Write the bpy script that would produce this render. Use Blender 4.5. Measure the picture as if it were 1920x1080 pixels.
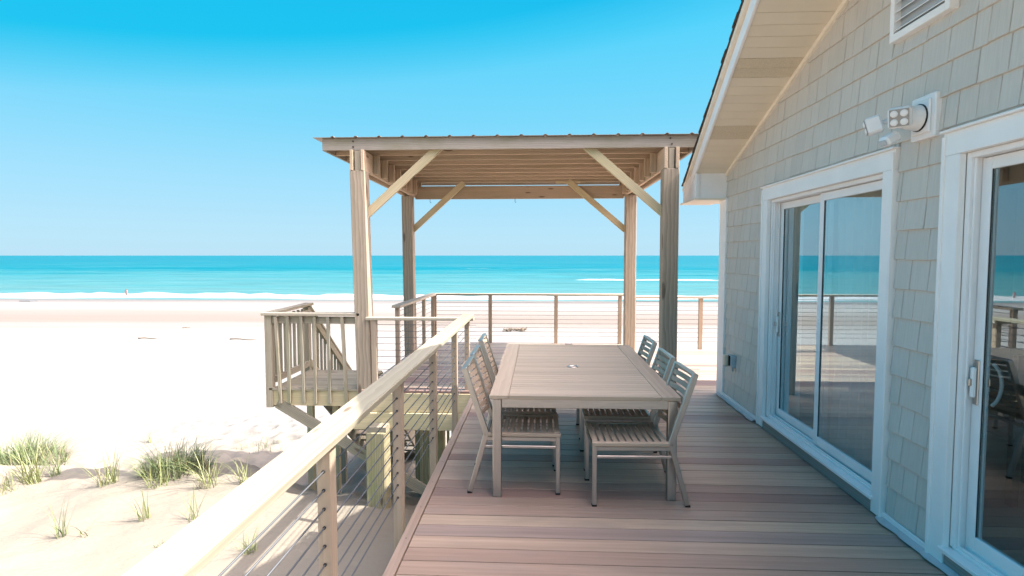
import bpy, math, random
import numpy as np
from mathutils import Matrix, Vector
for o in list(bpy.data.objects): bpy.data.objects.remove(o)
random.seed(7); rng = np.random.default_rng(11)
SC = bpy.context.scene
COL = SC.collection
# ------------------------------------------------------------------ camera, sky, sun, exposure
cd = bpy.data.cameras.new('camera'); cd.lens = 20.0; cd.sensor_width = 36.0
cd.clip_start = 0.05; cd.clip_end = 60000
cam = bpy.data.objects.new('camera', cd); COL.objects.link(cam)
cam.location = (0, 0, 1.72)
cam.rotation_euler = (math.radians(90 - 3.272), 0, math.radians(2.79))
SC.camera = cam
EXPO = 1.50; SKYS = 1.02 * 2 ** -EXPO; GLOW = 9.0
SUN = Vector((0.873, -0.06, 1.0)).normalized()          # direction towards the sun
sun_el = math.asin(SUN.z); sun_az = math.atan2(SUN.x, SUN.y)
w = bpy.data.worlds.new('World'); SC.world = w; w.use_nodes = True
wn = w.node_tree.nodes; wl = w.node_tree.links; wn.clear()
sky = wn.new('ShaderNodeTexSky'); sky.sky_type = 'NISHITA'; sky.sun_disc = False
sky.sun_elevation = sun_el; sky.sun_rotation = sun_az; sky.air_density = 1.0; sky.dust_density = 0.3; sky.ozone_density = 2.0
# the sky's colour: pale at the horizon, strong cyan away from the sun, whitening and brightening towards it
def stops(r, L):
    e = r.color_ramp.elements
    while len(e) > 1: e.remove(e[-1])
    e[0].position = L[0][0]; e[0].color = (*L[0][1], 1)
    for p, c in L[1:]:
        k = e.new(p); k.color = (*c, 1)
def wdot(v):
    d = wn.new('ShaderNodeVectorMath'); d.operation = 'DOT_PRODUCT'; d.inputs[1].default_value = v; wl.new(nz.outputs[0], d.inputs[0]); return d.outputs['Value']
def wramp(src, L):
    r = wn.new('ShaderNodeValToRGB'); wl.new(src, r.inputs[0]); stops(r, L); return r.outputs[0]
def wmix(a, b, mode, fac=1.0):
    k = wn.new('ShaderNodeMix'); k.data_type = 'RGBA'; k.blend_type = mode; k.inputs[0].default_value = fac
    wl.new(a, k.inputs[6]); wl.new(b, k.inputs[7]); return k.outputs[2]
tc = wn.new('ShaderNodeTexCoord'); nz = wn.new('ShaderNodeVectorMath'); nz.operation = 'NORMALIZE'; wl.new(tc.outputs['Generated'], nz.inputs[0])
elev = wramp(wdot((0, 0, 1)), [(0.0, (.48, .76, .94)), (.04, (.46, .77, .96)), (.12, (.36, .75, .98)), (.22, (.20, .70, .98)), (.36, (.08, .66, .98)), (.55, (.14, .54, .95)), (1.0, (.16, .50, .95))])
deep = wramp(wdot(Vector((-.147, 0, 1)).normalized()), [(0.0, (1, 1, 1)), (.31, (1, 1, 1)), (.385, (.0, .84, .91)), (1.0, (.0, .84, .91))])
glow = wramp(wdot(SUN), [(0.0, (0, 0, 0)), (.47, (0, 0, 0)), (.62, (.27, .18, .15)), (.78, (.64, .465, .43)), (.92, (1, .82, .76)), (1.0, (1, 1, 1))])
gs = wn.new('ShaderNodeVectorMath'); gs.operation = 'SCALE'; gs.inputs['Scale'].default_value = GLOW; wl.new(glow, gs.inputs[0])  # added sun-centred glow, out of view, boosted to light the shaded deck
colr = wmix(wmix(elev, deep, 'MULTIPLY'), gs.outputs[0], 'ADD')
b1 = wn.new('ShaderNodeBackground'); b1.inputs[1].default_value = 0.05; wl.new(sky.outputs[0], b1.inputs[0])
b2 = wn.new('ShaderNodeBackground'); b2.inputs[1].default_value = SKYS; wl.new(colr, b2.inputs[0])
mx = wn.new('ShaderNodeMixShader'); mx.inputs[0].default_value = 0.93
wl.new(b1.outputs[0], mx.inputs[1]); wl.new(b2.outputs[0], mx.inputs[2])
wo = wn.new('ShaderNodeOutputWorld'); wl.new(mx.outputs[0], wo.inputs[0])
sd = bpy.data.lights.new('sun', 'SUN'); sd.energy = 4.2; sd.angle = math.radians(0.5); sd.color = (1.0, .95, .87)
so = bpy.data.objects.new('sun', sd); COL.objects.link(so)
so.rotation_euler = SUN.to_track_quat('Z', 'Y').to_euler()
SC.render.engine = 'CYCLES'
SC.view_settings.view_transform = 'Standard'; SC.view_settings.look = 'None'
SC.view_settings.exposure = EXPO; SC.view_settings.gamma = 1.0
SC.cycles.max_bounces = 8; SC.cycles.diffuse_bounces = 4; SC.cycles.transparent_max_bounces = 12

# ------------------------------------------------------------------ helpers
W = {}
def link(o, M=None, parent=None):
    COL.objects.link(o); M = M or Matrix(); W[o.name] = M
    if parent is not None:
        o.parent = parent; o.matrix_parent_inverse = W[parent.name].inverted()
    o.matrix_basis = M
    return o
def tag(o, label=None, cat=None, group=None, kind=None):
    if label: o['label'] = label
    if cat: o['category'] = cat
    if group: o['group'] = group
    if kind: o['kind'] = kind
    return o
def thing(name, label, cat, loc=(0, 0, 0), group=None):
    o = bpy.data.objects.new(name, None); o.empty_display_size = .1
    link(o, Matrix.Translation(loc)); return tag(o, label, cat, group)
def mesh(name, v, f, mat, smooth=False):
    m = bpy.data.meshes.new(name); m.from_pydata([tuple(p) for p in v], [], f); m.materials.append(mat)
    if smooth: m.polygons.foreach_set('use_smooth', [True] * len(m.polygons))
    m.update(); return m
def obj(name, v, f, mat, parent=None, smooth=False, M=None):
    return link(bpy.data.objects.new(name, mesh(name, v, f, mat, smooth)), M, parent)
CB = {}
def cbox(lx, ly, lz, b, mat):
    key = (round(lx, 4), round(ly, 4), round(lz, 4), round(b, 4), mat.name)
    if key in CB: return CB[key]
    b = min(b, .45 * min(lx, ly, lz)); h = (lx / 2, ly / 2, lz / 2); v = []; idx = {}
    for sx in (-1, 1):
        for sy in (-1, 1):
            for sz in (-1, 1):
                s = (sx, sy, sz)
                for a in range(3):
                    p = [s[k] * (h[k] - (0 if k == a else b)) for k in range(3)]
                    idx[s, a] = len(v); v.append(p)
    f = []
    def fix(face):
        c = [sum(v[i][k] for i in face) / len(face) for k in range(3)]
        p = [Vector(v[i]) for i in face]; n = (p[1] - p[0]).cross(p[2] - p[0])
        f.append(face if n.dot(Vector(c)) > 0 else face[::-1])
    for a in range(3):
        u, t = [k for k in range(3) if k != a]
        for s in (-1, 1):
            q = []
            for (i, j) in ((-1, -1), (1, -1), (1, 1), (-1, 1)):
                k = [0] * 3; k[a] = s; k[u] = i; k[t] = j; q.append(idx[tuple(k), a])
            fix(q)
        for i in (-1, 1):
            for j in (-1, 1):
                k0 = [0] * 3; k1 = [0] * 3; k0[a] = -1; k1[a] = 1
                k0[u] = k1[u] = i; k0[t] = k1[t] = j
                fix([idx[tuple(k0), u], idx[tuple(k1), u], idx[tuple(k1), t], idx[tuple(k0), t]])
    for sx in (-1, 1):
        for sy in (-1, 1):
            for sz in (-1, 1):
                fix([idx[(sx, sy, sz), a] for a in range(3)])
    m = bpy.data.meshes.new('board'); m.from_pydata(v, [], f); m.materials.append(mat); m.update()
    CB[key] = m; return m
def board(name, p0, p1, wd, ht, mat, parent=None, up=(0, 0, 1), b=.003, lift=0):
    """a board from p0 to p1; local x runs along it, ht along up, wd across"""
    p0 = Vector(p0); p1 = Vector(p1); d = p1 - p0; L = d.length; x = d / L
    up = Vector(up); y = up.cross(x).normalized(); z = x.cross(y)
    M = Matrix((x, y, z)).transposed().to_4x4(); M.translation = (p0 + p1) / 2 + z * lift
    return link(bpy.data.objects.new(name, cbox(L, wd, ht, b, mat)), M, parent)
def block(name, lo, hi, mat, parent=None, b=.003, axis=None):
    """axis-aligned box between two corners, its long axis as local x"""
    lo = Vector(lo); hi = Vector(hi); s = hi - lo; c = (lo + hi) / 2
    a = axis if axis is not None else max(range(3), key=lambda k: s[k])
    e = [Vector((1, 0, 0)), Vector((0, 1, 0)), Vector((0, 0, 1))]
    p0 = c - e[a] * s[a] / 2; p1 = c + e[a] * s[a] / 2
    up = e[2] if a != 2 else e[0]
    ht = s[2] if a != 2 else s[0]
    wd = s[1] if a in (0, 2) else s[0]
    return board(name, p0, p1, wd, ht, mat, parent, up, b)
def tube(pts, r, n=8, closed=False, cap=True):
    v = []; f = []; pts = [Vector(p) for p in pts]; N = len(pts); prev = None
    for i, p in enumerate(pts):
        d = (pts[min(i + 1, N - 1)] - pts[max(i - 1, 0)]).normalized()
        if prev is None: prev = d.orthogonal().normalized()
        u = (prev - d * prev.dot(d)).normalized(); prev = u; t = d.cross(u)
        rr = r[i] if isinstance(r, (list, tuple)) else r
        for k in range(n):
            a = 2 * math.pi * k / n; v.append(p + (u * math.cos(a) + t * math.sin(a)) * rr)
    for i in range(N - 1):
        for k in range(n):
            f.append((i * n + k, i * n + (k + 1) % n, (i + 1) * n + (k + 1) % n, (i + 1) * n + k))
    if cap:
        f.append(tuple(range(n - 1, -1, -1))); f.append(tuple((N - 1) * n + k for k in range(n)))
    return v, f
def join(parts):
    v = []; f = []
    for a, b in parts:
        o = len(v); v += list(a); f += [tuple(i + o for i in q) for q in b]
    return v, f
def prism(poly, axis, a0, a1):
    """polygon in the two other axes, extruded along axis"""
    n = len(poly); v = []
    for a in (a0, a1):
        for p in poly:
            q = list(p); q.insert(axis, a); v.append(q)
    f = [tuple(range(n - 1, -1, -1)), tuple(range(n, 2 * n))] + [(i, (i + 1) % n, n + (i + 1) % n, n + i) for i in range(n)]
    return v, f
# ------------------------------------------------------------------ materials
def newmat(name):
    m = bpy.data.materials.new(name); m.use_nodes = True; n = m.node_tree.nodes; n.clear()
    out = n.new('ShaderNodeOutputMaterial'); p = n.new('ShaderNodeBsdfPrincipled')
    m.node_tree.links.new(p.outputs[0], out.inputs[0]); return m, n, m.node_tree.links, p, out
def math_(n, l, op, a, b=None, c=None, clamp=False):
    k = n.new('ShaderNodeMath'); k.operation = op; k.use_clamp = clamp
    for i, s in enumerate((a, b, c)):
        if s is None: continue
        if isinstance(s, (int, float)): k.inputs[i].default_value = s
        else: l.new(s, k.inputs[i])
    return k.outputs[0]
def mixc(n, l, fac, a, b, mode='MIX'):
    k = n.new('ShaderNodeMix'); k.data_type = 'RGBA'; k.blend_type = mode
    for i, s in ((0, fac), (6, a), (7, b)):
        if isinstance(s, (int, float)): k.inputs[i].default_value = s
        elif isinstance(s, tuple): k.inputs[i].default_value = (*s, 1)
        else: l.new(s, k.inputs[i])
    return k.outputs[2]
def ramp(n, l, src, L):
    r = n.new('ShaderNodeValToRGB'); l.new(src, r.inputs[0]); stops(r, L); return r.outputs[0]
def noise(n, l, vec, scale, detail=4, rough=.55, dist=0):
    k = n.new('ShaderNodeTexNoise'); k.inputs['Scale'].default_value = scale; k.inputs['Detail'].default_value = detail
    k.inputs['Roughness'].default_value = rough; k.inputs['Distortion'].default_value = dist
    if vec is not None: l.new(vec, k.inputs['Vector'])
    return k.outputs[0]
def ocoord(n, l, scale=(1, 1, 1), rnd=True, kind='Object'):
    t = n.new('ShaderNodeTexCoord'); v = t.outputs[kind]
    if rnd:
        oi = n.new('ShaderNodeObjectInfo'); a = n.new('ShaderNodeVectorMath'); a.operation = 'MULTIPLY_ADD'
        c = n.new('ShaderNodeCombineXYZ')
        for i in range(3): l.new(math_(n, l, 'MULTIPLY', oi.outputs['Random'], (37.0, 3.1, 7.7)[i]), c.inputs[i])
        a.inputs[1].default_value = (1, 1, 1); l.new(v, a.inputs[0]); l.new(c.outputs[0], a.inputs[2]); v = a.outputs[0]
    m = n.new('ShaderNodeMapping'); m.inputs['Scale'].default_value = scale; l.new(v, m.inputs['Vector'])
    return m.outputs[0], v
def bump(n, l, p, h, strength=.3, dist=.01):
    b = n.new('ShaderNodeBump'); b.inputs['Strength'].default_value = strength; b.inputs['Distance'].default_value = dist
    l.new(h, b.inputs['Height']); l.new(b.outputs[0], p.inputs['Normal'])
def wood(name, cols, rough=.7, ring=.35, knots=.0, stain=None, grain=.5, spec=.3, bstr=.25, var=.25):
    """cols: list of base colours one of which (blended) each piece takes"""
    m, n, l, p, out = newmat(name)
    v1, raw = ocoord(n, l, (1.2, 42, 42))
    v2, _ = ocoord(n, l, (.35, 9, 9))
    oi = n.new('ShaderNodeObjectInfo')
    k = len(cols); base = ramp(n, l, oi.outputs['Random'], [(i / max(1, k - 1), c) for i, c in enumerate(cols)]) if k > 1 else None
    fine = noise(n, l, v1, 1.0, 5, .6); med = noise(n, l, v2, 1.0, 4, .55, .6)
    # growth rings cut lengthwise
    wv = n.new('ShaderNodeTexWave'); wv.wave_type = 'RINGS'; wv.rings_direction = 'X'; wv.wave_profile = 'SAW'
    mp = n.new('ShaderNodeMapping'); mp.inputs['Scale'].default_value = (.22, 1, 1); mp.inputs['Location'].default_value = (0, .06, .09)
    l.new(raw, mp.inputs['Vector']); l.new(mp.outputs[0], wv.inputs['Vector'])
    wv.inputs['Scale'].default_value = 16; wv.inputs['Distortion'].default_value = 5.0; wv.inputs['Detail'].default_value = 2; wv.inputs['Detail Scale'].default_value = .7
    g = math_(n, l, 'MULTIPLY_ADD', fine, grain, 1 - grain * .5)
    g2 = math_(n, l, 'MULTIPLY_ADD', med, var * 2, 1 - var)
    g3 = math_(n, l, 'MULTIPLY_ADD', wv.outputs['Fac'], -ring, 1 + ring * .45)
    tot = math_(n, l, 'MULTIPLY', math_(n, l, 'MULTIPLY', g, g2), g3)
    cc = n.new('ShaderNodeCombineColor')
    for i in range(3): l.new(tot, cc.inputs[i])
    col = mixc(n, l, 1.0, base if base is not None else cols[0], cc.outputs[0], 'MULTIPLY')
    if knots > 0:
        vk = n.new('ShaderNodeTexVoronoi'); vk.inputs['Scale'].default_value = 1.0
        mk = n.new('ShaderNodeMapping'); mk.inputs['Scale'].default_value = (1.5, 6.0, 6.0); l.new(raw, mk.inputs['Vector']); l.new(mk.outputs[0], vk.inputs['Vector'])
        kf = ramp(n, l, vk.outputs['Distance'], [(0, (1, 1, 1)), (.15 * knots, (.9, .9, .9)), (.22 * knots, (0, 0, 0))])
        col = mixc(n, l, math_(n, l, 'MULTIPLY', kf, .8), col, (.10, .06, .04))
    if stain:
        sc_, sf = stain
        vs, _ = ocoord(n, l, (1.1, 3, 3)); s = noise(n, l, vs, 1.3, 4, .6)
        col = mixc(n, l, math_(n, l, 'MULTIPLY', ramp(n, l, s, [(.50, (0, 0, 0)), (.68, (1, 1, 1))]), sf), col, sc_)
    l.new(col, p.inputs['Base Color']); p.inputs['Roughness'].default_value = rough
    p.inputs['Specular IOR Level'].default_value = spec
    bump(n, l, p, math_(n, l, 'ADD', fine, math_(n, l, 'MULTIPLY', wv.outputs['Fac'], .4)), bstr, .004)
    return m
def plain(name, c, rough=.5, metal=0, spec=.4, dirt=.12, dscale=3.0, bstr=0, dirtcol=None, stretch=(1, 1, 1), kind='Object'):
    m, n, l, p, out = newmat(name)
    v, raw = ocoord(n, l, stretch, kind=kind)
    s = noise(n, l, v, dscale, 5, .6)
    d = dirtcol or tuple(x * .55 for x in c)
    col = mixc(n, l, math_(n, l, 'MULTIPLY', ramp(n, l, s, [(.42, (0, 0, 0)), (.75, (1, 1, 1))]), dirt * 2), c, d)
    l.new(col, p.inputs['Base Color']); p.inputs['Metallic'].default_value = metal; p.inputs['Specular IOR Level'].default_value = spec
    l.new(math_(n, l, 'MULTIPLY_ADD', s, .25, rough - .12), p.inputs['Roughness'])
    if bstr: bump(n, l, p, s, bstr, .004)
    return m
GREYWOOD = [(.36, .29, .22), (.39, .315, .24), (.34, .28, .21), (.40, .325, .25)]
M_post = wood('weathered_pine', GREYWOOD, .8, .45, .9, ((.27, .24, .15), .15), .3)
M_joist = wood('joist_pine', [(.46, .35, .25), (.52, .40, .29), (.42, .33, .24)], .8, .25, .5, ((.30, .27, .14), .3), .3)
M_fasc = wood('grey_fascia_pine', [(.36, .32, .28), (.40, .36, .31)], .8, .3, .6, ((.26, .24, .15), .5), .4)
M_new = wood('new_yellow_pine', [(.56, .47, .30), (.60, .50, .32), (.52, .45, .28)], .7, .22, .7, ((.36, .38, .20), .3), .25)
M_cap = wood('cap_rail_pine', [(.31, .285, .215)], .6, .22, .5, ((.33, .29, .19), .35), .25)
M_gcap = wood('grey_cap_pine', [(.40, .355, .28), (.44, .39, .31)], .75, .25, .6, None, .3)
M_rpost = wood('rail_post_wood', [(.40, .31, .23), (.44, .345, .255), (.37, .29, .22)], .55, .12, 0, None, .25)
M_old = wood('old_grey_lumber', [(.33, .29, .22), (.38, .33, .25), (.29, .265, .205), (.42, .36, .27)], .85, .35, .8, ((.20, .21, .10), .45), .45)
M_pile = wood('pile_timber', [(.37, .32, .20)], .85, .45, .6, ((.22, .25, .11), .6), .5, bstr=.5)
M_deck = wood('deck_hardwood', [(.275, .18, .152), (.43, .325, .245), (.325, .228, .182), (.46, .36, .272), (.285, .22, .192), (.39, .268, .205), (.325, .262, .218), (.44, .335, .248), (.235, .142, .124), (.40, .308, .24), (.34, .238, .19)], .42, .10, 0, ((.24, .21, .185), .4), .6, .28, .15, .28)
M_teak = wood('grey_teak', [(.41, .335, .25), (.45, .37, .28), (.38, .31, .235), (.48, .39, .295)], .55, .10, 0, None, .3, .35, .12)
M_cteak = wood('chair_teak', [(.40, .315, .24), (.44, .35, .265), (.36, .285, .215)], .55, .10, 0, None, .3, .35, .12)
M_steel = plain('brushed_steel', (.50, .48, .45), .34, 1.0, .5, .15, 14, stretch=(.5, 6, 6))
M_cable = plain('cable_steel', (.10, .105, .115), .5, .3, .5, .1, 6)
M_white = plain('white_vinyl', (.82, .82, .82), .42, 0, .4, .08, 3.2, dirtcol=(.50, .46, .40))
M_casing = plain('white_pvc_trim', (.84, .84, .83), .5, 0, .35, .10, 2.5, dirtcol=(.56, .52, .46))
M_cream = plain('cream_vinyl_soffit', (.76, .69, .56), .5, 0, .35, .08, 2.0)
M_creamtrim = plain('cream_trim', (.80, .74, .62), .5, 0, .35, .08, 2.0)
M_vent = plain('perforated_soffit', (.68, .60, .46), .6, 0, .3, .4, 160)
M_black = plain('black_rubber', (.02, .02, .02), .6, 0, .3, .1)
M_asph = plain('asphalt_shingle', (.085, .072, .062), .95, 0, .2, .3, 9, .3)
M_metalroof = plain('galvanised_roofing', (.42, .38, .34), .55, .5, .4, .3, 5, dirtcol=(.30, .20, .13))
M_inwall = plain('interior_plaster', (.75, .75, .73), .8, 0, .2, .05)
M_infloor = plain('interior_floor', (.30, .24, .19), .5, 0, .3, .15)
M_brown = wood('dark_furniture_wood', [(.16, .085, .05)], .5, .1, 0, None, .3)
M_beige = plain('beige_plastic', (.58, .50, .38), .5, 0, .4, .1)
M_greyp = plain('grey_plastic', (.42, .47, .50), .5, 0, .4, .1)
M_lamp = plain('lamp_reflector', (.30, .29, .28), .4, .2, .5, .3, 40)
M_cement = wood('grey_sill_board', [(.30, .29, .27)], .8, .2, 0, ((.17, .17, .15), .5), .5)
M_debris = plain('driftwood', (.22, .18, .14), .9, 0, .2, .3)
M_hook = plain('rusty_hook', (.10, .08, .07), .6, .6, .4, .2)
# shingle siding with fine vertical wood-grain embossing
def siding():
    m, n, l, p, out = newmat('sage_grey_shake'); v, raw = ocoord(n, l, (9, 95, 5)); s = noise(n, l, v, 1, 4, .6)
    v2, _ = ocoord(n, l, (1, 1, 1)); s2 = noise(n, l, v2, 2.0, 3)
    oi = n.new('ShaderNodeObjectInfo')
    base = ramp(n, l, oi.outputs['Random'], [(0, (.53, .50, .45)), (.35, (.57, .54, .49)), (.7, (.545, .52, .475)), (1, (.58, .545, .49))])
    t = math_(n, l, 'MULTIPLY', math_(n, l, 'MULTIPLY_ADD', s, .30, .85), math_(n, l, 'MULTIPLY_ADD', s2, .16, .92))
    cc = n.new('ShaderNodeCombineColor'); [l.new(t, cc.inputs[i]) for i in range(3)]
    l.new(mixc(n, l, 1.0, base, cc.outputs[0], 'MULTIPLY'), p.inputs['Base Color']); p.inputs['Roughness'].default_value = .6
    p.inputs['Specular IOR Level'].default_value = .3; bump(n, l, p, s, .35, .003); return m
M_shake = siding()
def glass():
    m, n, l, p, out = newmat('door_glass'); n.remove(p)
    tr = n.new('ShaderNodeBsdfTransparent'); tr.inputs[0].default_value = (.80, .87, .88, 1)
    gl = n.new('ShaderNodeBsdfGlossy'); gl.inputs['Roughness'].default_value = .005; gl.inputs[0].default_value = (.80, .95, 1, 1)
    fr = n.new('ShaderNodeFresnel'); fr.inputs['IOR'].default_value = 1.75       # two panes, four faces
    v, raw = ocoord(n, l, (1, 1, 1)); s = noise(n, l, v, 1.2, 1)
    b = n.new('ShaderNodeBump'); b.inputs['Strength'].default_value = .012; b.inputs['Distance'].default_value = .02; l.new(s, b.inputs['Height'])
    l.new(b.outputs[0], gl.inputs['Normal'])
    gm = n.new('ShaderNodeNewGeometry'); f = math_(n, l, 'MULTIPLY', math_(n, l, 'MULTIPLY', fr.outputs[0], 3.0, clamp=True), math_(n, l, 'SUBTRACT', 1, gm.outputs['Backfacing']))
    k = n.new('ShaderNodeMixShader'); l.new(f, k.inputs[0]); l.new(tr.outputs[0], k.inputs[1]); l.new(gl.outputs[0], k.inputs[2]); l.new(k.outputs[0], out.inputs[0])
    return m
M_glass = glass()
def sheer():
    m, n, l, p, out = newmat('sheer_curtain'); n.remove(p)
    d = n.new('ShaderNodeBsdfDiffuse'); d.inputs[0].default_value = (.90, .90, .88, 1)
    t = n.new('ShaderNodeBsdfTranslucent'); t.inputs[0].default_value = (.75, .76, .76, 1)
    tr = n.new('ShaderNodeBsdfTransparent')
    a = n.new('ShaderNodeMixShader'); a.inputs[0].default_value = .4; l.new(d.outputs[0], a.inputs[1]); l.new(t.outputs[0], a.inputs[2])
    b = n.new('ShaderNodeMixShader'); b.inputs[0].default_value = .06; l.new(a.outputs[0], b.inputs[1]); l.new(tr.outputs[0], b.inputs[2])
    l.new(b.outputs[0], out.inputs[0]); return m
M_sheer = sheer()
def grassmat(name, c0, c1):
    m, n, l, p, out = newmat(name); g = n.new('ShaderNodeNewGeometry')
    col = ramp(n, l, g.outputs['Random Per Island'], [(0, c0), (.6, c1), (.85, tuple(x * .8 for x in c1)), (1, (.36, .30, .16))])
    l.new(col, p.inputs['Base Color']); p.inputs['Roughness'].default_value = .5; return m
M_grass = grassmat('dune_grass_green', (.085, .125, .05), (.17, .21, .085))
M_grass2 = grassmat('dune_grass_yellow', (.15, .18, .065), (.27, .29, .12))
# ------------------------------------------------------------------ the beach: sand and sea
NT = {}
def vnoise(x, y, s, seed):
    if seed not in NT: NT[seed] = np.random.default_rng(seed).random((256, 256))
    r = NT[seed]; x = x * s; y = y * s
    xi = np.floor(x).astype(int); yi = np.floor(y).astype(int); fx = x - xi; fy = y - yi
    fx = fx * fx * (3 - 2 * fx); fy = fy * fy * (3 - 2 * fy); g = lambda a, b: r[a % 256, b % 256]
    return (g(xi, yi) * (1 - fx) + g(xi + 1, yi) * fx) * (1 - fy) + (g(xi, yi + 1) * (1 - fx) + g(xi + 1, yi + 1) * fx) * fy - .5
def sst(x, a, b):
    t = np.clip((x - a) / (b - a), 0, 1); return t * t * (3 - 2 * t)
SEA = -5.2
FEET = [(rng.uniform(-9, 1), rng.uniform(7.2, 14), rng.uniform(.10, .2), rng.uniform(.03, .06)) for _ in range(420)]
def ground(x, y):
    x = np.asarray(x, float); y = np.asarray(y, float)
    crest = 7.35 - 1.1 * sst(x, -4.3, -2.8) + .45 * vnoise(x, y * 0, .8, 3) + .2 * vnoise(x, y * 0, 2.5, 4)
    near = -1.30 + .25 * vnoise(x, y, .45, 5) + .10 * vnoise(x, y, 1.3, 6) - .20 * sst(x, -2.6, -1.2) * sst(y, 5.5, 7.3) - .10 * sst(-x, 6, 12)
    far = -2.42 + .16 * vnoise(x, y, .35, 7) * sst(-y, -60, -20) + .06 * vnoise(x, y, 1.1, 8) * sst(-y, -40, -14)
    far = far - 1.0 * sst(y, 12, 46) - 1.8 * np.clip((y - 43) / 44, 0, 3) * sst(y, 40, 52)
    mound = .28 * np.exp(-((x + 9.9) ** 2 / 1.6 + (y - 10.8) ** 2 / .8)) + .16 * np.exp(-((x + 6.9) ** 2 / .8 + (y - 10.5) ** 2 / .6)) + .08 * np.exp(-((x + 5.4) ** 2 / .8 + (y - 11.4) ** 2 / .5))
    t = sst(y, crest, crest + 2.1 + 2.0 * sst(x, -4.4, -2.6))
    z = near * (1 - t) + (far + mound) * t
    z = z + .035 * vnoise(x, y, 3.1, 9) + .012 * vnoise(x, y, 9, 10) * sst(-y, -30, -12)
    return z
def axis(pts):
    out = []
    for (a, b, n) in pts: out += list(np.linspace(a, b, n, endpoint=False))
    return np.array(out + [pts[-1][1]])
def geo(a, b, n): return list(np.geomspace(a, b, n))
xs = np.array([-x for x in geo(18, 3500, 36)][::-1] + list(np.linspace(-17.9, 3, 270)) + [3 + x for x in geo(.2, 3500, 40)])
ys = np.array(list(np.linspace(-400, -4, 14)) + list(np.linspace(-3, 3.8, 20)) + list(np.linspace(4, 14, 150)) + list(np.geomspace(14.1, 140, 120)))
GX, GY = np.meshgrid(xs, ys); GZ = ground(GX, GY)
for (fx, fy, fr, fd) in FEET:
    m_ = (abs(GX - fx) < .6) & (abs(GY - fy) < .6)
    r2 = ((GX[m_] - fx) ** 2 + (GY[m_] - fy) ** 2) / fr ** 2
    GZ[m_] += fd * (-np.exp(-r2) + .55 * np.exp(-(np.sqrt(r2) - 1.6) ** 2 * 3))
def gridobj(name, X, Y, Z, mat):
    ny, nx = X.shape; m = bpy.data.meshes.new(name)
    co = np.stack([X, Y, Z], -1).reshape(-1, 3).astype(np.float32)
    i = np.arange(ny * nx).reshape(ny, nx); q = np.stack([i[:-1, :-1], i[:-1, 1:], i[1:, 1:], i[1:, :-1]], -1).reshape(-1, 4)
    m.vertices.add(len(co)); m.vertices.foreach_set('co', co.ravel())
    m.loops.add(q.size); m.loops.foreach_set('vertex_index', q.ravel().astype(np.int32))
    m.polygons.add(len(q)); m.polygons.foreach_set('loop_start', np.arange(0, q.size, 4, dtype=np.int32))
    m.update(calc_edges=True); m.polygons.foreach_set('use_smooth', np.ones(len(q), bool)); m.materials.append(mat); m.update()
    o = bpy.data.objects.new(name, m); return link(o)
def sandmat():
    m, n, l, p, out = newmat('beach_sand'); g = n.new('ShaderNodeNewGeometry'); pos = g.outputs['Position']
    sp = n.new('ShaderNodeSeparateXYZ'); l.new(pos, sp.inputs[0])
    a = noise(n, l, pos, .7, 5); b = noise(n, l, pos, 14, 4, .6)
    mp = n.new('ShaderNodeMapping'); mp.inputs['Scale'].default_value = (.035, .30, 1); l.new(pos, mp.inputs[0]); c = noise(n, l, mp.outputs[0], 1, 4, .55)
    col = mixc(n, l, a, (.235, .205, .162), (.27, .24, .197))
    yy = math_(n, l, 'ADD', sp.outputs['Y'], math_(n, l, 'MULTIPLY_ADD', c, 16, -8))
    y01 = math_(n, l, 'DIVIDE', yy, 100)
    col = mixc(n, l, ramp(n, l, y01, [(.08, (0, 0, 0)), (.14, (1, 1, 1))]), col, (.215, .206, .196))
    tan = ramp(n, l, y01, [(.36, (0, 0, 0)), (.44, (1, 1, 1)), (.56, (.6, .6, .6)), (.63, (0, 0, 0))])
    col = mixc(n, l, math_(n, l, 'MULTIPLY', tan, .7), col, (.150, .118, .097))
    wet = ramp(n, l, y01, [(.70, (0, 0, 0)), (.86, (1, 1, 1))])
    col = mixc(n, l, math_(n, l, 'MULTIPLY', wet, .8), col, (.115, .10, .095))
    sk = n.new('ShaderNodeTexVoronoi'); sk.inputs['Scale'].default_value = .9; mp2 = n.new('ShaderNodeMapping'); mp2.inputs['Scale'].default_value = (1.0, 1.0, 1); l.new(pos, mp2.inputs[0]); l.new(mp2.outputs[0], sk.inputs['Vector'])
    spk = ramp(n, l, sk.outputs['Distance'], [(0, (1, 1, 1)), (.07, (1, 1, 1)), (.10, (0, 0, 0))])
    spm = math_(n, l, 'MULTIPLY', math_(n, l, 'MULTIPLY', spk, ramp(n, l, noise(n, l, pos, .22, 2), [(.45, (0, 0, 0)), (.62, (1, 1, 1))])), ramp(n, l, y01, [(.1, (0, 0, 0)), (.16, (.55, .55, .55)), (.5, (.5, .5, .5)), (.6, (0, 0, 0))]))
    col = mixc(n, l, spm, col, (.28, .24, .20))
    l.new(col, p.inputs['Base Color']); p.inputs['Roughness'].default_value = .95; p.inputs['Specular IOR Level'].default_value = .12
    l.new(math_(n, l, 'MULTIPLY_ADD', wet, -.45, .95), p.inputs['Roughness'])
    rip = n.new('ShaderNodeMapping'); rip.inputs['Scale'].default_value = (2.2, 6.5, 1); l.new(pos, rip.inputs[0])
    h = math_(n, l, 'ADD', math_(n, l, 'MULTIPLY', noise(n, l, rip.outputs[0], 1, 3), 1.6), math_(n, l, 'MULTIPLY', b, .5))
    bump(n, l, p, h, .6, .04); return m
tag(gridobj('sand_beach', GX, GY, GZ, sandmat()), kind='structure')
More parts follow.
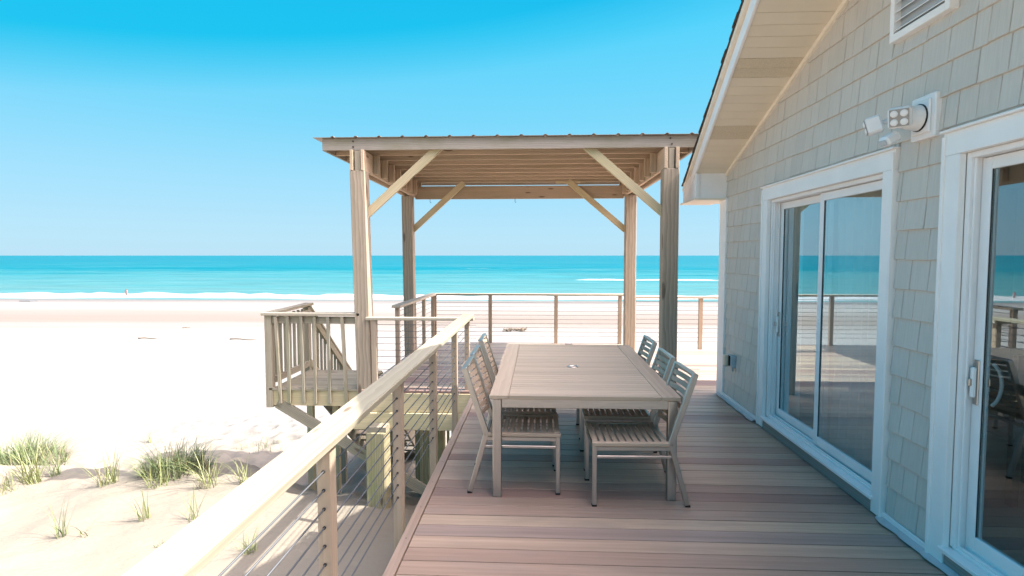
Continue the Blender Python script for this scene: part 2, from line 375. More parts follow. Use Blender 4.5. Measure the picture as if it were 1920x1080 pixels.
def seamat():
    m, n, l, p, out = newmat('sea_water'); g = n.new('ShaderNodeNewGeometry'); pos = g.outputs['Position']
    sp = n.new('ShaderNodeSeparateXYZ'); l.new(pos, sp.inputs[0])
    mp = n.new('ShaderNodeMapping'); mp.inputs['Scale'].default_value = (.012, .06, 1); l.new(pos, mp.inputs[0]); c = noise(n, l, mp.outputs[0], 1, 5, .6)
    mp3 = n.new('ShaderNodeMapping'); mp3.inputs['Scale'].default_value = (.05, .5, 1); l.new(pos, mp3.inputs[0]); c3 = noise(n, l, mp3.outputs[0], 1, 4, .65)
    lg = math_(n, l, 'LOGARITHM', math_(n, l, 'MAXIMUM', sp.outputs['Y'], 10), 10.0)
    t = math_(n, l, 'ADD', math_(n, l, 'MULTIPLY_ADD', lg, .5, -.85), math_(n, l, 'MULTIPLY_ADD', c, .30, -.15))   # 80 m .10, 300 m .39, 3000 m .89
    col = ramp(n, l, t, [(.08, (.085, .165, .165)), (.22, (.042, .140, .155)), (.32, (.024, .130, .152)), (.37, (.0, .104, .138)), (.60, (.0, .097, .134)), (.95, (.0, .097, .134))])
    dk = math_(n, l, 'MULTIPLY_ADD', c3, .9, .55); cc = n.new('ShaderNodeCombineColor'); [l.new(dk, cc.inputs[i]) for i in range(3)]
    col = mixc(n, l, 1.0, col, cc.outputs[0], 'MULTIPLY')
    mp4 = n.new('ShaderNodeMapping'); mp4.inputs['Scale'].default_value = (.006, .11, 1); l.new(pos, mp4.inputs[0])
    sk = ramp(n, l, noise(n, l, mp4.outputs[0], 1, 6, .65), [(.56, (0, 0, 0)), (.66, (1, 1, 1))])
    col = mixc(n, l, math_(n, l, 'MULTIPLY', sk, .55), col, (.09, .17, .18))  # pale foam streaks and sunlit glints, painted into the water colour
    at = n.new('ShaderNodeAttribute'); at.attribute_name = 'foam'
    mp5 = n.new('ShaderNodeMapping'); mp5.inputs['Scale'].default_value = (.22, .8, .8); l.new(pos, mp5.inputs[0]); fn = noise(n, l, mp5.outputs[0], 1.0, 6, .75)
    ff = math_(n, l, 'MULTIPLY', math_(n, l, 'SUBTRACT', math_(n, l, 'MULTIPLY_ADD', at.outputs['Fac'], 1.5, 0), fn), 4, clamp=True)
    col = mixc(n, l, ff, col, (.32, .33, .335))
    l.new(col, p.inputs['Base Color']); p.inputs['Roughness'].default_value = .35; p.inputs['Specular IOR Level'].default_value = .03
    bump(n, l, p, c3, .25, .3); return m
sx = np.array([-x for x in geo(330, 40000, 26)][::-1] + list(np.linspace(-320, 320, 400)) + geo(330, 40000, 26))
sy = np.array(list(np.linspace(82, 130, 110)) + list(np.geomspace(130.6, 420, 150)) + list(np.geomspace(430, 45000, 40)))
SX, SY = np.meshgrid(sx, sy)
fade = sst(-SY, -420, -250)
ph = SY + 5 * vnoise(SX, SY * 0, .02, 21)
SZ = SEA + fade * (.16 * np.sin(ph * .42) + .10 * np.sin(ph * .77 + 1.3 + 3 * vnoise(SX, SY, .01, 22)) + .22 * vnoise(SX, SY, .12, 23)) * sst(SY, 86, 104)
sh = 90.5 + 3.5 * vnoise(SX, SX * 0, .035, 24) + 1.0 * vnoise(SX, SX * 0, .22, 25)      # the shore break
amp = .24 + .42 * vnoise(SX, SX * 0, .06, 26) + .5 * vnoise(SX, SX * 0, .5, 27)
ridge = np.exp(-((SY - sh - 5.0) / 1.1) ** 2)
SZ = SZ + np.clip(amp, .05, .8) * ridge
foam = np.clip(amp + .42, 0, 1) * np.exp(-((SY - sh - 4.2) / 2.0) ** 2) * 1.1 + .62 * np.exp(-((SY - sh + .2) / 1.6) ** 2) + .30 * np.exp(-((SY - sh - 2) / 3.5) ** 2)
b2y = 160 + 3 * vnoise(SX, SX * 0, .03, 31)                                             # the outer breaker, to the right
bm = sst(SX, 3, 16)
SZ += .45 * bm * np.exp(-((SY - b2y) / 1.6) ** 2) * (1 + .8 * vnoise(SX, SX * 0, .3, 32))
foam += bm * np.exp(-((SY - b2y + .5) / 2.4) ** 2) * (.72 + .5 * vnoise(SX, SX * 0, .12, 33))
for (cy, cx0, cx1, wd) in ((420, 40, 150, 4), (300, -60, 20, 2.5), (360, 90, 240, 3), (520, -200, -90, 6), (250, -170, -60, 2)):
    foam += .40 * np.exp(-((SY - cy - 8 * vnoise(SX, SX * 0, .01, int(cy))) / wd) ** 2) * sst(SX, cx0, cx0 + 25) * sst(-SX, -cx1, -cx1 + 25)
SZ = np.where(SY < 84, SEA - .1, SZ)
sea = gridobj('sea_water', SX, SY, SZ, seamat()); tag(sea, kind='structure')
fa = sea.data.attributes.new('foam', 'FLOAT', 'POINT'); fa.data.foreach_set('value', np.clip(foam, 0, 1.2).ravel().astype(np.float32))

# ------------------------------------------------------------------ the house
WX = 2.25                      # plane of the gable wall
YC = 7.15; YR = 3.50           # far corner, ridge
SL = .341
def soff(y): return 2.70 + SL * ((7.0 - y) if y > YR else (y - 0.0))   # height of the soffit at y
def rakex(y): return 1.872 - .104 * (7.01 - (y if y > YR else 2 * YR - y))
Y0 = 2 * YR - YC
house = thing('beach_house', 'sage grey shingled house gable with white trim beside the deck', 'house', (WX, YC, 0))
DOORS = [(3.71, 5.83), (1.10, 3.28)]
CW = .125                      # casing width
ZT = 2.385                     # top of casing
HZ = ZT - CW
# wall panels round the openings
def wallpiece(y0, y1, z0, z1):
    return prism([(y0, z0), (y1, z0), (y1, z1 if z1 else soff(y1) + .06), (y0, z1 if z1 else soff(y0) + .06)], 0, WX, WX + .14)
ops = sorted([(a + CW, b - CW) for a, b in DOORS])
pcs = [wallpiece(Y0, ops[0][0], -.3, HZ), wallpiece(ops[0][1], ops[1][0], -.3, HZ), wallpiece(ops[1][1], YC, -.3, HZ)]
pcs += [wallpiece(a, b, -.3, .10) for a, b in ops]
pcs += [prism([(Y0, HZ), (YC, HZ), (YC, soff(YC) + .06), (YR, soff(YR) + .06), (Y0, soff(Y0) + .06)], 0, WX, WX + .14)]
v, f = join(pcs); obj('gable_wall', v, f, M_shake, house)
HX1 = 9.0
obj('ocean_wall', *prism([(WX + .14, -.3), (HX1, -.3), (HX1, 2.75), (WX + .14, 2.75)], 1, YC - .14, YC), M_shake, house)
obj('rear_wall', *prism([(WX + .14, -.3), (HX1, -.3), (HX1, 2.75), (WX + .14, 2.75)], 1, Y0, Y0 + .14), M_shake, house)
obj('end_wall', *prism([(Y0, -.3), (YC, -.3), (YC, 2.7), (YR, 3.9), (Y0, 2.7)], 0, HX1, HX1 + .14), M_shake, house)
obj('room_floor', *prism([(WX + .14, Y0 + .14), (HX1, Y0 + .14), (HX1, YC - .14), (WX + .14, YC - .14)], 2, .02, .09), M_infloor, house)
obj('room_ceiling', *prism([(WX + .14, Y0 + .14), (HX1, Y0 + .14), (HX1, YC - .14), (WX + .14, YC - .14)], 2, 2.50, 2.56), M_inwall, house)
obj('room_wall', *prism([(Y0 + .14, .09), (YC - .14, .09), (YC - .14, 2.5), (Y0 + .14, 2.5)], 0, 5.6, 5.7), M_inwall, house)
# shingles, each its own wedge
EXP = .181
cand = []
for c in range(-1, 24):
    z0 = .065 + c * EXP
    if c < 0: continue
    y = Y0 + .02 + random.random() * .1
    while y < YC - .10:
        wd = random.choice([.10, .13, .15, .17, .19, .21, .24]) * random.uniform(.93, 1.07)
        y1 = min(y + wd, YC - .10)
        cand.append((y, y1, z0, z0 + EXP + .014)); y = y1
keep = []
for (a, b, z0, z1) in cand:
    zl = min(soff(a), soff(b)) - .0
    if z0 > zl - .015: continue
    z1 = min(z1, zl + .02)
    segs = [(a, b, z0, z1)]
    for (d0, d1) in DOORS:
        ns = []
        for (p, q, u, t) in segs:
            if u >= ZT + .012 or q <= d0 or p >= d1: ns.append((p, q, u, t)); continue
            if t > ZT + .03 and u < ZT: ns.append((max(p, d0), min(q, d1), ZT + .003, t))
            if p < d0 - .02: ns.append((p, d0 - .012, u, t))
            if q > d1 + .02: ns.append((d1 + .012, q, u, t))
        segs = ns
    for (p, q, u, t) in segs:
        if p < 3.78 and q > 3.24 and u < 3.80 and t > 3.05:          # behind the gable vent
            if u < 3.05: keep.append((p, q, u, min(t, 3.052)))
            elif p < 3.24 - .03: keep.append((p, 3.235, u, t))
            elif q > 3.81: keep.append((3.785, q, u, t))
            continue
        if q - p > .02 and t - u > .015: keep.append((p, q, u, t))
def shingle_geo(p, q, u, t):
    tb, tt = .020 + random.uniform(-.002, .004), .005
    hh = (t - u); g = .0022; j = random.uniform(-.0025, .0025); e = .003
    X = WX
    vv = [(X, p + g, u + j), (X, q - g, u + j), (X, q - g, t), (X, p + g, t),
          (X - tb + e, p + g, u + j), (X - tb + e, q - g, u + j), (X - tb, q - g - e, u + j + e), (X - tb, p + g + e, u + j + e), (X - tt, q - g - e, t), (X - tt, p + g + e, t), (X - tt + .002, q - g, t), (X - tt + .002, p + g, t)]
    ff = [(0, 1, 5, 4), (4, 5, 6, 7), (7, 6, 8, 9), (5, 10, 8, 6), (4, 7, 9, 11), (1, 2, 10, 5), (0, 4, 11, 3), (3, 11, 9, 8, 10, 2)]
    return vv, ff
def inview(k): 
    p, q, u, t = k; y = (p + q) / 2; return y > 2.55 and (t - 1.72) / (y + .11) < .62
vis = sorted([k for k in keep if inview(k)], key=lambda k: -(k[1] - k[0]) * (k[3] - k[2]) / ((k[0] + k[1]) / 2) ** 3)
one = vis[:300]; rest = vis[300:] + [k for k in keep if not inview(k)]
for k in one:
    vv, ff = shingle_geo(*k); c = Vector((WX, (k[0] + k[1]) / 2, k[2]))
    obj('shingle', [Vector(x) - c for x in vv], ff, M_shake, house, M=Matrix.Translation(c))
v, f = join([shingle_geo(*k) for k in rest]); tag(obj('shingle_courses', v, f, M_shake, house), kind='stuff')
# corner board, starter strip, soffit channel
block('corner_board', (WX - .035, YC - .21, -.02), (WX + .0, YC + .02, 2.40), M_casing, house)
for (a, b) in ((5.83, YC - .21), (3.28, 3.71)):
    block('starter_strip', (WX - .03, a, .028), (WX + .0, b, .062), M_white, house)
# roof: two decks, shingle courses with their stepped edges, rake boards, soffit panels
def roofpt(y, up=0): return (rakex(y), y, soff(y) + up)
for sgn in (1, -1):
    ye = 7.72 if sgn > 0 else 2 * YR - 7.72
    rx0, rx1 = rakex(ye), rakex(YR)
    e0 = soff(ye); e1 = soff(YR)
    v = [(rx0 + .03, ye, e0 + .035), (HX1 + .4, ye, e0 + .035), (HX1 + .4, YR, e1 + .035), (rx1 + .03, YR, e1 + .035)]
    v += [(a, b, c + .135) for a, b, c in v]
    obj('roof_deck', v, [(3, 2, 1, 0), (4, 5, 6, 7), (0, 1, 5, 4), (1, 2, 6, 5), (2, 3, 7, 6), (3, 0, 4, 7)], M_creamtrim, house)
    NCR = 30
    for k in range(NCR):
        ya = ye + (YR - ye) * k / NCR; yb = ye + (YR - ye) * min(1, (k + 1.25) / NCR)
        jx = random.uniform(-.006, .006); ov = .066
        za = soff(ya) + .172; zb = soff(yb) + .172
        xa = rakex(ya) - ov + jx; xb = rakex(yb) - ov + jx
        ex = .02 * sgn if k == 0 else 0
        v = [(xa, ya + ex, za + .010), (HX1 + .45, ya + ex, za + .010), (HX1 + .45, yb, zb), (xb, yb, zb), (xa, ya + ex, za + .026), (HX1 + .45, ya + ex, za + .026), (HX1 + .45, yb, zb + .012), (xb, yb, zb + .012)]
        obj('shingle_course', v, [(3, 2, 1, 0), (4, 5, 6, 7), (0, 1, 5, 4), (1, 2, 6, 5), (2, 3, 7, 6), (3, 0, 4, 7)], M_asph, house)
    p0, p1 = roofpt(ye), roofpt(YR)
    dirv = (Vector(p1) - Vector(p0)).normalized()
    upv = Vector((0, 0, 1)); upv = (upv - dirv * upv.dot(dirv)).normalized()
    off = Vector((-.002, 0, 0))
    a = Vector(p0) + off; b_ = Vector(p1) + off
    board('rake_fascia', a + upv * .055, b_ + upv * .055, .024, .125, M_white, house, upv)
    board('rake_shingle_mould', a + upv * .142 + Vector((-.022, 0, 0)), b_ + upv * .142 + Vector((-.022, 0, 0)), .05, .042, M_creamtrim, house, upv)
    # soffit panels between the wall and the rake board
    n = 28; ys_ = 7.0 if sgn > 0 else 2 * YR - 7.0
    sof = None
    for k in range(n):
        ya = ys_ + (YR - ys_) * k / n; yb = ys_ + (YR - ys_) * (k + 1) / n
        gp = .005 * sgn
        A = [(rakex(ya) + .012, ya - gp, soff(ya)), (WX, ya - gp, soff(ya)), (WX, yb + gp, soff(yb)), (rakex(yb) + .012, yb + gp, soff(yb))]
        B = [(x, y, z + .018) for x, y, z in A]
        fs = [(0, 1, 2, 3), (7, 6, 5, 4), (0, 4, 5, 1), (1, 5, 6, 2), (2, 6, 7, 3), (3, 7, 4, 0)]
        obj('soffit_panel', A + B, fs, M_vent if k in (6, 7, 14, 15, 22, 23) else M_cream, house)
    A0 = Vector((WX - .018, ys_, soff(ys_) - .018)); A1 = Vector((WX - .018, YR, soff(YR) - .018))
    board('soffit_channel', A0, A1, .036, .04, M_creamtrim, house, upv)
# boxed eave return and ocean-side eave
v, f = prism([(rakex(7.0) + .015, 2.405), (WX + .02, 2.405), (WX + .02, 2.71), (rakex(7.0) + .015, 2.71)], 1, 6.99, 7.66)
obj('eave_return', v, f, M_white, house)
block('return_corner_trim', (rakex(7.0) - .004, 6.975, 2.395), (rakex(7.0) + .035, 7.02, 2.70), M_casing, house)
block('return_drip', (rakex(7.0) - .02, 6.965, 2.385), (WX + .01, 7.68, 2.404), M_creamtrim, house, axis=0)
block('eave_soffit', (WX + .02, YC, 2.40), (HX1, 7.66, 2.42), M_cream, house)
block('eave_fascia', (rakex(7.66), 7.662, 2.40), (HX1, 7.69, 2.52), M_white, house)
# gable vent
vf = block('gable_vent', (WX - .012, 3.27, 3.08), (WX - .002, 3.75, 3.72), M_greyp, house, axis=2)
for (lo, hi) in (((3.25, 3.05), (3.29, 3.75)), ((3.74, 3.05), (3.78, 3.75)), ((3.29, 3.05), (3.74, 3.095)), ((3.29, 3.71), (3.74, 3.75))):
    block('vent_frame', (WX - .055, lo[0], lo[1]), (WX - .0, hi[0], hi[1]), M_casing, vf)
for k in range(11):
    z = 3.125 + k * .056
    board('louver', (WX - .03, 3.29, z), (WX - .03, 3.74, z), .05, .006, M_white, vf, up=(-.7, 0, 1))
# sliding doors: house > sliding_door > pieces
def slider(ya, yb, first):
    a, b = ya + CW, yb - CW
    d = block('sliding_door', (WX + .015, a, .10), (WX + .135, b, .135), M_white, house, axis=1)      # the sill is the door's base
    for (p, q) in ((ya, a), (b, yb)):
        block('casing', (WX - .034, p, .012), (WX + .012, q, ZT - CW), M_casing, d)
        block('casing_bead', (WX - .046, p if p == ya else q - .022, .012), (WX - .03, p + .022 if p == ya else q, ZT - .02), M_casing, d)
    block('head_casing', (WX - .034, ya, ZT - CW + .001), (WX + .012, yb, ZT), M_casing, d)
    block('drip_cap', (WX - .056, ya - .006, ZT + .0), (WX, yb + .006, ZT + .014), M_casing, d)
    # vinyl frame with stepped jambs
    for (p, q) in ((a, a + .03), (b - .03, b)):
        block('jamb', (WX + .004, p, .13), (WX + .13, q, HZ), M_white, d)
    for (p, q) in ((a + .03, a + .042), (b - .042, b - .03)):
        block('jamb_stop', (WX + .02, p, .135), (WX + .034, q, HZ - .03), M_white, d)
        block('jamb_track', (WX + .066, p, .135), (WX + .076, q, HZ - .03), M_white, d)
    block('head_jamb', (WX + .004, a + .03, HZ - .03), (WX + .13, b - .03, HZ), M_white, d)
    block('sill_nose', (WX - .05, a - .02, .095), (WX + .014, b + .02, .118), M_white, d)
    for k in range(3): block('sill_track', (WX + .02 + .04 * k, a + .03, .134), (WX + .03 + .04 * k, b - .03, .150 + .006 * k), M_white, d)
    block('kick_board', (WX - .026, a, .004), (WX + .0, b, .094), M_cement, d)
    mid = (a + b) / 2
    for i, (p, q, x) in enumerate(((a + .034, mid + .035, WX + .040), (mid - .035, b - .034, WX + .085))):
        if not first: x = WX + (.085 if i == 0 else .060)
        st = .062; z0, z1 = .155, HZ - .034
        block('glass_panel', (x + .011, p + st, z0 + .07), (x + .017, q - st, z1 - st), M_glass, d, axis=2)
        block('stile', (x, p, z0), (x + .034, p + st, z1), M_white, d)
        block('stile', (x, q - st, z0), (x + .034, q, z1), M_white, d)
        block('bottom_rail', (x, p + st, z0), (x + .034, q - st, z0 + .07), M_white, d)
        block('top_rail', (x, p + st, z1 - st), (x + .034, q - st, z1), M_white, d)
        for (yy, yz) in ((p + st, p + st + .006), (q - st - .006, q - st)):
            block('gasket', (x + .004, yy, z0 + .07), (x + .010, yz, z1 - st), M_black, d)
        if i == 1:                                   # lock plate and pull on the far stile
            hy = q - st / 2
            block('lock_plate', (x - .008, hy - .018, .93), (x - .0, hy + .018, 1.17), M_steel, d)
            block('lock_body', (x - .03, hy - .010, .97), (x - .008, hy + .012, 1.13), M_white, d, b=.005)
            block('latch_lever', (x - .045, hy - .006, 1.03), (x - .03, hy + .006, 1.07), M_steel, d)
            pts = [(x + .03 + .045 * math.sin(math.pi * t / 8) ** .6, q - st - .035, .94 + .22 * t / 8) for t in range(9)]
            v, f = tube(pts, .009, 8); obj('pull_handle', v, f, M_white, d, True)
    return d
slider(*DOORS[0], True); slider(*DOORS[1], False)
# flashing flap left loose at the foot of the wall
for (y0, y1) in ((5.9, 7.12), (2.95, 3.75)):
    v = []; n = 14
    for k in range(n + 1):
        y = y0 + (y1 - y0) * k / n; sag = .012 * math.sin(k * 1.7) + .01 * random.random()
        v += [(WX - .028, y, .028), (WX - .062 - sag, y, .009 + .4 * sag), (WX - .062 - sag, y, .012 + .4 * sag), (WX - .028, y, .031)]
    f = [(4 * k + i, 4 * k + (i + 1) % 4, 4 * k + 4 + (i + 1) % 4, 4 * k + 4 + i) for k in range(n) for i in range(4)]
    obj('flashing', v, f, M_greyp, house)

# ------------------------------------------------------------------ the deck
deck = thing('hardwood_deck', 'weathered reddish brown hardwood plank deck running along the house to the sea', 'deck', (0, 5, 0))
PITCH = .1445; BW = .1372; DT = .028
XE = -.84
y = .35
while y < 11.05:
    yc = y + BW / 2
    if y + BW < 7.13: segs = [(XE + .068, WX - .006)]
    elif y < 7.13: segs = [(XE + .068, WX - .006)]
    else:
        xr = 6.0 if yc < 10.5 else 1.68
        cut = random.choice([1.2, 2.4, .6, 3.1]) if xr > 2 else None
        segs = [(-2.21, cut - .002), (cut + .002, xr)] if cut else [(-2.21, xr)]
    for (a, b) in segs:
        dz = random.uniform(-.0012, .0012)
        board('deck_board', (a, yc, -DT / 2 + dz), (b, yc, -DT / 2 + dz), BW, DT, M_deck, deck, b=.0016)
    y += PITCH
for (p0, p1) in (((XE + .031, .3, -.011), (XE + .031, 7.09, -.011)), ((-2.25, 7.1, -.012), (-2.25, 11.1, -.012)), ((-2.2, 7.105, -.012), (XE - .02, 7.105, -.012))):
    board('edge_board', p0, p1, .062, .032, M_deck, deck)
for k in range(15):
    yq = .75 + k * .43
    v, f = tube([(XE + .033, yq, .0045), (XE + .033, yq, .0056)], .0042, 8); obj('screw', v, f, M_black, deck)
# framing seen under the edges
block('band_joist', (-2.28, 7.06, -.27), (XE + .02, 7.098, -.03), M_new, deck)
block('girder', (-2.36, 7.02, -.49), (XE - .03, 7.058, -.275), M_new, deck)
block('girder', (-2.36, 7.14, -.49), (1.9, 7.178, -.275), M_new, deck)
block('rim_joist', (XE + .005, .3, -.27), (XE + .043, 7.05, -.03), M_new, deck)
block('rim_joist', (-2.28, 7.1, -.27), (-2.242, 11.1, -.03), M_new, deck)
block('rim_joist', (-2.24, 11.07, -.27), (1.7, 11.108, -.03), M_new, deck)
block('rim_joist', (1.72, 10.48, -.27), (6.0, 10.518, -.03), M_new, deck)
for k in range(17): block('joist', (XE + .05, .6 + .4 * k, -.27), (WX - .02, .638 + .4 * k, -.032), M_new, deck)
for k in range(9): block('joist', (-2.24, 7.2 + .43 * k, -.27), (1.65, 7.238 + .43 * k, -.032), M_new, deck)
def pile(x, y, top, s=.25, rot=0.0):
    z = float(ground(x, y)) - .4
    o = board('pile', (x, y, z), (x, y, top), s, s, M_pile, deck, up=(math.sin(rot) + .001, math.cos(rot), 0), b=.02)
    return o
pile(-2.02, 6.94, -.46, .25); pile(-2.0, 9.6, -.28); pile(-1.45, 7.75, -.29); pile(-.55, 4.2, -.28); pile(.6, 7.3, -.5)
block('pile_cap', (-2.14, 6.83, -.462), (-1.89, 7.018, -.40), M_old, deck)
for k in range(9):
    x = -1.98 + k * .075
    block('skirt_slat', (x, 9.2, -2.5), (x + .045, 9.22, -.30), M_new, deck)
block('cross_brace', (-2.0, 9.225, -1.1), (-1.3, 9.26, -1.0), M_old, deck)

# ------------------------------------------------------------------ cable railings
def railing(label, p0, p1, post_t, capmat, ztop=.975, postz=0.0, ncab=10, ends=(True, True), capw=.14, cz0=.14, pw=.06, pd=.07, capshift=(0, 0), e0=.06, e1=.06, group='cable railings of the deck'):
    p0 = Vector((*p0, 0)); p1 = Vector((*p1, 0)); d = (p1 - p0).normalized(); L = (p1 - p0).length
    r = thing('cable_railing', label, 'railing', ((p0 + p1) / 2), group)
    ct = .038
    sh = Vector((*capshift, 0))
    board('cap_rail', p0 - d * e0 + sh + Vector((0, 0, ztop - ct / 2)), p1 + d * e1 + sh + Vector((0, 0, ztop - ct / 2)), capw, ct, capmat, r, b=.005)
    for t in post_t:
        c = p0 + d * t
        board('post', c + Vector((0, 0, postz)), c + Vector((0, 0, ztop - ct - .001)), pw, pd, M_rpost, r, up=d, b=.003)
    for k in range(ncab):
        z = cz0 + k * .082; z_r = .0042 if postz < -.1 else .0034
        v, f = tube([p0 + Vector((0, 0, z)), p1 + Vector((0, 0, z))], z_r, 6); cb = obj('cable', v, f, M_cable, r, True)
    if postz < -.1:
        for po in list(r.children):
            if not po.name.startswith('post'): continue
            c = W[po.name].translation
            for k in range(ncab):
                q = Vector((c.x, c.y, cz0 + k * .082))
                v, f = tube([q - d * (pd / 2 + .007), q - d * (pd / 2 - .002)], .0075, 7); obj('cable_sleeve', v, f, M_black, po, True)
    return r
# long run beside the table: post tops cut on the rake of sight are plain square
railing('long cable railing with pale yellow cap along the left deck edge beside the table', (-.922, .15), (-.922, 7.17), [.98, 2.23, 3.48, 4.70, 5.95, 7.02], M_cap, postz=-.26, capshift=(.015, 0), e1=.03)
railing('short cable railing with grey cap crossing between the stair landing and the long railing', (-2.13, 7.14), (-.80, 7.14), [0.02], M_gcap, ztop=.935, postz=-.02, cz0=.10, e0=.08, e1=-.03, capw=.10)
railing('cable railing receding along the left edge of the far deck behind the pergola post', (-2.14, 8.42), (-2.10, 11.12), [.03, .95, 1.85, 2.66], M_gcap, postz=0, e0=.05, e1=-.02)
railing('far cable railing across the sea side of the deck behind the table', (-2.10, 11.12), (1.62, 11.12), [.03, 1.13, 2.42, 3.66], M_gcap, postz=0, e0=.05, e1=.05)
railing('cable railing to the right of the pergola posts beyond the house corner', (1.70, 10.52), (5.9, 10.52), [.03, 1.24, 2.6, 3.9], M_gcap, postz=0, e0=.03, e1=.03)

# ------------------------------------------------------------------ the pergola
pg = thing('pergola', 'weathered timber pergola with corrugated metal roof standing on the far deck', 'pergola', (-.3, 8.7, 0))
LX, RX = -2.27, 1.62; FY, RY = 7.22, 10.25
def ppost(x0, y0, x1, y1, z0, mat):
    board('post', (x0, y0, z0), (x1, y1, 2.788), .19, .19, mat, pg, up=(0, 1, 0), b=.008)
    board('post_tongue', (x1, y1, 2.788), (x1, y1, 3.04), .075, .15, M_old, pg, up=(0, 1, 0), b=.004)
ppost(-2.245, FY, -2.30, FY, -.25, M_post); ppost(RX, FY, RX - .01, FY, 0, M_post)
ppost(-2.355, RY, -2.385, RY, -.25, M_post); ppost(RX - .01, RY, RX - .015, RY, 0, M_post)
for cx, cr in ((-2.30, -2.385), (RX - .01, RX - .015)):
    for s in (-1, 1):
        board('beam', (cx + s * .070, FY - .10, 2.917), (cr + s * .070, RY + .36, 2.917), .040, .256, M_joist, pg)
JY = [7.62 + .412 * k for k in range(8)]
for yj in JY:
    board('joist', (-2.735, yj, 3.125), (1.93, yj, 3.125), .038, .135, M_joist, pg)
    for cx, s in ((-2.235 - .04 * (yj - FY) / 3, 1), (RX - .085, -1)):
        board('cleat', (cx + s * .060, yj - .04, 2.80), (cx + s * .060, yj - .04, 3.052), .082, .038, M_joist, pg, up=(0, 1, 0))
board('fascia', (-2.76, 7.20, 3.124), (1.97, 7.20, 3.124), .038, .145, M_fasc, pg)
board('fascia', (-2.76, 10.86, 3.124), (1.97, 10.86, 3.124), .038, .145, M_fasc, pg)
for x in (-2.755, 1.955): board('side_rim', (x, 7.222, 3.122), (x, 10.838, 3.122), .036, .140, M_fasc, pg)
board('cross_beam', (-2.27, 10.375, 2.86), (1.50, 10.375, 2.86), .040, .235, M_joist, pg)
board('nailer', (.28, 10.32, 3.035), (.72, 10.32, 3.035), .05, .04, M_new, pg)
for (x0, z0, x1, z1, yb) in ((-2.235, 2.24, -1.27, 3.10, 7.265), (1.56, 2.24, .57, 3.10, 7.265), (-2.32, 2.17, -1.37, 3.03, 10.29), (1.53, 2.17, .50, 3.05, 10.29)):
    board('knee_brace', (x0, yb, z0), (x1, yb, z1), .04, .105, M_new, pg, up=(0, 0, 1))
pts = []
x = -2.86; per = .297
while x < 2.02:
    pts += [(x, 0), (x + .225, 0), (x + .243, .016), (x + .262, .016), (x + .28, 0)]; x += per
n = len(pts); v = []
for (yy, dz) in ((7.12, 0), (10.92, 0)):
    v += [(a, yy, 3.199 + h + dz) for a, h in pts] + [(a, yy, 3.202 + h + dz) for a, h in pts]
f = []
for k in range(n - 1):
    f += [(k, k + 1, 2 * n + k + 1, 2 * n + k), (n + k, 3 * n + k, 3 * n + k + 1, n + k + 1), (k, n + k, n + k + 1, k + 1), (2 * n + k, 2 * n + k + 1, 3 * n + k + 1, 3 * n + k)]
obj('corrugated_roof', v, f, M_metalroof, pg)
for x in (-2.0, -.45):
    v, f = tube([(x, 10.36, 2.742), (x, 10.36, 2.69), (x + .012, 10.36, 2.675), (x + .02, 10.36, 2.69)], .004, 6); obj('hook', v, f, M_hook, pg, True)
for (x, z) in ((-2.36, 3.16), (-2.36, 3.09), (1.6, 3.16), (1.62, 3.09), (-2.3, 2.88), (1.58, 2.88)):
    v, f = tube([(x, 7.178, z), (x, 7.170, z)], .012, 8); obj('bolt', v, f, M_hook, pg)

# ------------------------------------------------------------------ stair landing and the flight down to the sand
ld = thing('stair_landing', 'old grey wooden landing with baluster rails at the left end of the deck', 'landing', (-2.95, 7.8, 0))
LX0, LX1, LY0, LY1 = -3.50, -2.36, 7.22, 8.42
k = 0; y = LY0 + .01
while y < LY1 - .08:
    board('landing_board', (LX0 + .03, y + .045, -.016), (LX1, y + .045, -.016), .088, .030, M_old, ld); y += .0935
block('band_joist', (LX0, LY0 - .04, -.235), (LX1 + .03, LY0 - .002, -.035), M_new, ld)
block('band_joist', (LX0 - .0, LY0, -.235), (LX0 + .028, LY1, -.035), M_new, ld)
block('band_joist', (LX0, LY1 - .038, -.235), (LX1, LY1, -.035), M_old, ld)
block('nosing', (LX0 - .02, LY0 - .06, -.034), (LX1 + .02, LY0 + .008, -.002), M_old, ld)
block('post', (LX0 - .06, LY0 - .06, -.26), (LX0 + .03, LY0 + .03, .945), M_old, ld)
block('post', (LX0 - .05, LY1 - .09, -.26), (LX0 + .04, LY1, .945), M_old, ld)
for (x, lean) in ((-3.39, .03), (-3.245, .0), (-3.065, .012), (-2.895, -.004), (-2.715, .004), (-2.52, .03)):
    board('baluster', (x + lean, LY0 - .062, -.20), (x - lean * .4, LY0 - .066, .935), .04, .038, M_old, ld, up=(0, 1, 0))
board('sub_rail', (LX0, LY0 - .02, .885), (LX1 + .05, LY0 - .02, .885), .038, .09, M_old, ld)
board('cap_rail', (LX0 - .09, LY0 - .03, .965), (LX1 + .06, LY0 - .03, .965), .13, .036, M_gcap, ld)
board('cap_rail', (LX0 - .02, LY0 + .04, .967), (LX0 - .0, LY1 + .05, .985), .13, .036, M_old, ld)
board('sub_rail', (LX0 + .035, LY0, .86), (LX0 + .035, LY1, .86), .038, .09, M_old, ld)
board('bottom_rail', (LX0 + .035, LY0 + .02, .10), (LX0 + .035, LY1 - .1, .10), .038, .085, M_old, ld)
for q in range(7): board('baluster', (LX0 - .01, LY0 + .14 + q * .145, .05), (LX0 - .01, LY0 + .14 + q * .145, .93), .036, .036, M_old, ld, up=(1, 0, 0))
gl = lambda x, y: float(ground(x, y)) - .3
for (x, y) in ((-3.05, 8.3), (-3.44, 8.3)):
    block('leg', (x - .045, y - .045, gl(x, y)), (x + .045, y + .045, -.236), M_new, ld)
board('diagonal_brace', (-3.42, 7.19, -.20), (-1.42, 7.19, -1.38), .038, .14, M_old, ld)
